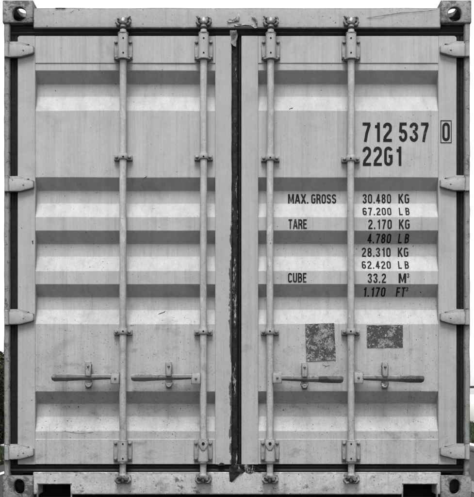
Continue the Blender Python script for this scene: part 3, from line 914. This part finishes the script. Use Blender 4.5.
# ---- lettering: narrow upright stroke letters, mitred ribbons
W_, H_, T_ = .335, .847, .153
def arc(cx, cy, rx_, ry_, a0, a1, n_=9):
    return [(cx + rx_ * math.cos(math.radians(a0 + (a1 - a0) * k / n_)), cy + ry_ * math.sin(math.radians(a0 + (a1 - a0) * k / n_))) for k in range(n_ + 1)]
h2, r_, e_ = W_ / 2, .165, T_ / 2
GL = {
 '0': [(arc(h2, H_ - r_, h2, r_, 0, 180) + arc(h2, r_, h2, r_, 180, 360), True)],
 'O': [(arc(h2, H_ - r_, h2, r_, 0, 180) + arc(h2, r_, h2, r_, 180, 360), True)],
 '1': [([(.21, -e_), (.21, H_ + e_)], False), ([(.015, H_ - .13), (.21 - .03, H_ - .13)], False)],
 '2': [(arc(h2, H_ - r_, h2, r_, 190, 0) + [(W_ * .96, H_ * .62), (W_ * .12, H_ * .20), (0.02, 0)], False), ([(-e_ + .01, 0), (W_ + e_, 0)], False)],
 '3': [(arc(h2, H_ - r_, h2, r_, 185, -60, 11), False), ([(h2 - .06, H_ * .535), (h2 + .09, H_ * .535)], False), (arc(h2, r_ + .03, h2, r_ + .03, 75, -185, 12), False)],
 '4': [([(.235, -e_), (.235, H_ + e_)], False), ([(.22, H_ + e_ * .4), (-.005, .215), (W_ + e_, .215)], False)],
 '5': [([(W_ + e_ * .5, H_), (.04, H_), (.015, H_ * .50)], False), (arc(h2, .245, h2, .245, 140, -175, 14), False)],
 '6': [(arc(h2, .235, h2, .235, 0, 360, 18)[:-1], True), (arc(h2, H_ - r_, h2, r_, 15, 180) + [(0, .23)], False)],
 '7': [([(-e_ * .6, H_), (W_ + e_ * .6, H_)], False), ([(W_, H_ - .01), (W_ * .55, H_ * .45), (W_ * .30, -e_)], False)],
 '8': [(arc(h2, .225, h2, .225, 0, 360, 18)[:-1], True), (arc(h2, H_ - .195, h2 * .93, .195, 0, 360, 18)[:-1], True)],
 '9': [(arc(h2, H_ - .235, h2, .235, 0, 360, 18)[:-1], True), (arc(h2, r_, h2, r_, 195, 360) + [(W_, H_ - .23)], False)],
 'K': [([(0, -e_), (0, H_ + e_)], False), ([(W_ + .04, H_ + e_), (.04, .36)], False), ([(.12, .50), (W_ + .06, -e_)], False)],
 'G': [(arc(h2, H_ - r_, h2, r_, 15, 180) + arc(h2, r_, h2, r_, 180, 350) + [(W_, .40)], False), ([(h2 + .01, .42), (W_ + e_, .42)], False)],
 'L': [([(0, -e_), (0, H_ + e_)], False), ([(0, 0), (W_ + .02, 0)], False)],
 'B': [([(0, -e_), (0, H_ + e_)], False), ([(0, H_)] + arc(h2 - .01, H_ - .20, h2, .20, 90, -90) + [(0, H_ - .40)], False), ([(0, H_ - .40)] + arc(h2, .2325, h2 + .01, .2325, 90, -90) + [(0, 0)], False)],
 'M': [([(0, -e_), (0, H_ + e_)], False), ([(.44, -e_), (.44, H_ + e_)], False), ([(.02, H_ + e_), (.22, .10), (.42, H_ + e_)], False)],
 'A': [([(-.03, -e_), (.16, H_ + e_)], False), ([(.38, -e_), (.19, H_ + e_)], False), ([(.04, .22), (.31, .22)], False)],
 'X': [([(-.02, -e_), (W_ + .03, H_ + e_)], False), ([(-.02, H_ + e_), (W_ + .03, -e_)], False)],
 'R': [([(0, -e_), (0, H_ + e_)], False), ([(0, H_)] + arc(h2, H_ - .215, h2, .215, 90, -90) + [(0, H_ - .43)], False), ([(h2, H_ - .43), (W_ * .9, .28), (W_ + .01, -e_)], False)],
 'S': [(arc(h2, H_ - .2, h2, .2, 10, 235, 10) + [(h2, H_ * .5)] + arc(h2, .22, h2, .22, 50, -170, 10), False)],
 'T': [([(-.05, H_), (W_ + .05, H_)], False), ([(h2, -e_), (h2, H_)], False)],
 'E': [([(0, -e_), (0, H_ + e_)], False), ([(0, H_), (W_ + .01, H_)], False), ([(0, H_ * .52), (W_ - .03, H_ * .52)], False), ([(0, 0), (W_ + .01, 0)], False)],
 'C': [(arc(h2, H_ - r_, h2, r_, 5, 180) + arc(h2, r_, h2, r_, 180, 355), False)],
 'U': [([(0, H_ + e_), (0, r_)] + arc(h2, r_, h2, r_, 180, 360) + [(W_, H_ + e_)], False)],
 'F': [([(0, -e_), (0, H_ + e_)], False), ([(0, H_), (W_ + .01, H_)], False), ([(0, H_ * .5), (W_ - .03, H_ * .5)], False)],
 '.': [([(0, -e_), (0, .09)], False)],
}
WID = {'M': .44, '.': .02, '1': .25, 'A': .35}
def ribbon(path, closed, t):
    P = [Vector(p) for p in path]
    Q = [P[0]]
    for p in P[1:]:
        if (p - Q[-1]).length > 1e-4: Q.append(p)
    if closed and (Q[0] - Q[-1]).length < 1e-4: Q.pop()
    P = Q; n_ = len(P); L, R = [], []
    for i, p in enumerate(P):
        a = P[i - 1] if (i > 0 or closed) else None
        b = P[(i + 1) % n_] if (i < n_ - 1 or closed) else None
        d0 = (p - a).normalized() if a is not None else (b - p).normalized()
        d1 = (b - p).normalized() if b is not None else d0
        n0, n1 = Vector((-d0.y, d0.x)), Vector((-d1.y, d1.x))
        m = (n0 + n1); m = m.normalized() if m.length > 1e-6 else n0
        k = min(1.6, 1 / max(.4, m.dot(n0)))
        L.append(p + m * t / 2 * k); R.append(p - m * t / 2 * k)
    qs = [(L[i], L[(i + 1) % n_], R[(i + 1) % n_], R[i]) for i in range(n_ if closed else n_ - 1)]
    return qs

def text(string, x0, x1, y0, y1, gap=.15, on='panel', depth=None, box_=None, thick=T_):
    """string between photograph columns x0..x1 and rows y0 (cap top)..y1 (baseline)."""
    adv = []; cur = 0.0
    for ch in string:
        if ch == ' ': cur += .20; continue
        adv.append((ch, cur)); cur += WID.get(ch, W_) + T_ + gap
    total = cur - gap
    sx_ = (x1 - x0) / total
    ysurf = on_panel((y0 + y1) / 2)[0] if on == 'panel' else depth
    vs_, fs = [], []; lay = 0
    for ch, c0 in adv:
        for path, closed in GL[ch]:
            lay += 1
            off = .0012 + .0001 * (lay % 4)
            for quad in ribbon(path, closed, thick):
                k = len(vs_)
                for p in quad:
                    px = x0 + (c0 + T_ / 2 + p.x) * sx_
                    py = y1 - (p.y + T_ / 2) * (y1 - y0)
                    if on == 'panel':
                        yy, zz, ny, nz = on_panel(py)
                    else:
                        yy, zz, ny, nz = depth, uz(py, depth), -1, 0
                    xx = ux(px, ysurf)
                    if on == 'panel': yy += warp(xx, zz, 241.4)
                    else: off = .0016
                    vs_.append((xx, yy + ny * off, zz + nz * off))
                fs.append((k, k + 1, k + 2, k + 3))
    if box_:
        a, b, c, d = box_; t = .8
        for q in (((a, c), (b, c), (b, c + t), (a, c + t)), ((a, d - t), (b, d - t), (b, d), (a, d)), ((a, c + t), (a + t, c + t), (a + t, d - t), (a, d - t)), ((b - t, c + t), (b, c + t), (b, d - t), (b - t, d - t))):
            k = len(vs_)
            vs_ += [(ux(u, depth), depth - .0016, uz(v, depth)) for u, v in q]; fs.append((k, k + 1, k + 2, k + 3))
    me = bpy.data.meshes.new('lettering'); me.from_pydata(vs_, [], fs)
    return link('lettering', me, 'ink', door_r)

text('712', 362.0, 391.9, 122.6, 141.8, .13)
text('537', 398.8, 428.9, 122.6, 141.8, .13)
text('22G1', 362.6, 402.0, 146.6, 165.8, .13)
text('0', 442.2, 449.8, 122.6, 141.2, on='stile', depth=FY, box_=(440.4, 451.6, 120.4, 143.2), thick=.15)
text('MAX.', 288.0, 308.6, 194.2, 203.6, .09)
text('GROSS', 311.2, 336.2, 194.2, 203.6, .09)
text('TARE', 288.2, 307.4, 219.3, 228.9, .07)
text('CUBE', 288.0, 307.0, 272.9, 282.5, .09)
text('30.480', 362.6, 391.0, 194.1, 203.5)
text('KG', 398.4, 409.2, 194.1, 203.5)
text('67.200', 362.6, 391.3, 207.8, 215.3)
text('LB', 398.9, 409.4, 207.8, 215.3, .3)
text('2.170', 368.2, 391.8, 219.5, 229.0)
text('KG', 398.9, 409.7, 219.5, 229.0)
text('4.780', 367.6, 391.0, 233.6, 243.2)
text('LB', 398.4, 409.0, 233.6, 243.2, .3)
text('28.310', 361.8, 390.6, 247.6, 256.9)
text('KG', 397.8, 408.4, 247.6, 256.9)
text('62.420', 361.8, 390.8, 261.2, 268.8)
text('LB', 398.1, 408.7, 261.2, 268.8, .3)
text('33.2', 367.7, 386.0, 273.4, 282.9)
text('M', 398.6, 406.2, 273.4, 282.9)
text('3', 406.9, 409.2, 273.3, 277.6)
text('1.170', 363.0, 385.4, 287.1, 296.6)
text('FT', 396.3, 405.4, 287.1, 296.6, .06)
text('3', 405.9, 408.2, 287.0, 291.2)
# a small stencilled mark on the left stile
text('1', 31.4, 33.4, 240.6, 244.0, on='stile', depth=FY)

# ---- scratches and knocks in the paint: thin bare lines
def scratch(pts, y, w, parent, on=False):
    vs_, fs = [], []
    fine = []
    for (a, b), (c, d) in zip(pts, pts[1:]):
        for k in range(6): fine.append((a + (c - a) * k / 6 + random.uniform(-.12, .12), b + (d - b) * k / 6 + random.uniform(-.18, .18)))
    fine.append(pts[-1])
    for i, (px, py) in enumerate(fine):
        ww = w * random.uniform(.35, 1.0) * (0.25 if i in (0, len(fine) - 1) else 1)
        for sgn in (-1, 1):
            q = py + sgn * ww / 2
            if on:
                yy, zz, ny, nz = on_panel(q); xx = ux(px, yy)
                yy += warp(xx, zz, 241.4 if px > 237 else 17.6)
                vs_.append((xx, yy + ny * .0011, zz + nz * .0011))
            else: vs_.append((ux(px, y), y, uz(q, y)))
    for i in range(len(fine) - 1): fs.append((2 * i, 2 * i + 2, 2 * i + 3, 2 * i + 1))
    me = bpy.data.meshes.new('scratch'); me.from_pydata(vs_, [], fs)
    return link('scratch', me, 'bare_line', parent)
yh_ = .0062
scratch([(366, 18.2), (384, 15.4), (404, 12.6), (424, 11.4), (438, 9.6)], yh_, .55, box)
scratch([(366.5, 18.4), (378, 18.8), (386, 17.2)], yh_, .4, box)
scratch([(55, 8.6), (60, 8.2), (66, 8.6)], yh_, 1.5, box)
scratch([(70, 12.6), (74, 10.5)], yh_, .6, box)
scratch([(289, 109.4), (291, 108.6), (293, 108.2)], 0, .9, door_r, True)
scratch([(158, 314.3), (161.5, 313.2), (165.5, 311.3)], 0, .9, door_l, True)
scratch([(322, 364.6), (326, 366.2), (330, 365.4)], 0, .5, door_r, True)
scratch([(326, 366.2), (324.4, 368.4)], 0, .5, door_r, True)
scratch([(421, 152), (418.6, 158)], 0, .3, door_r, True)
scratch([(130, 325.6), (134, 325.4)], 0, .5, door_l, True)
scratch([(143, 179), (147, 176.2)], 0, .8, door_l, True)
scratch([(62, 430.8), (80, 433.4), (94, 432.2)], 0, .35, door_l, True)
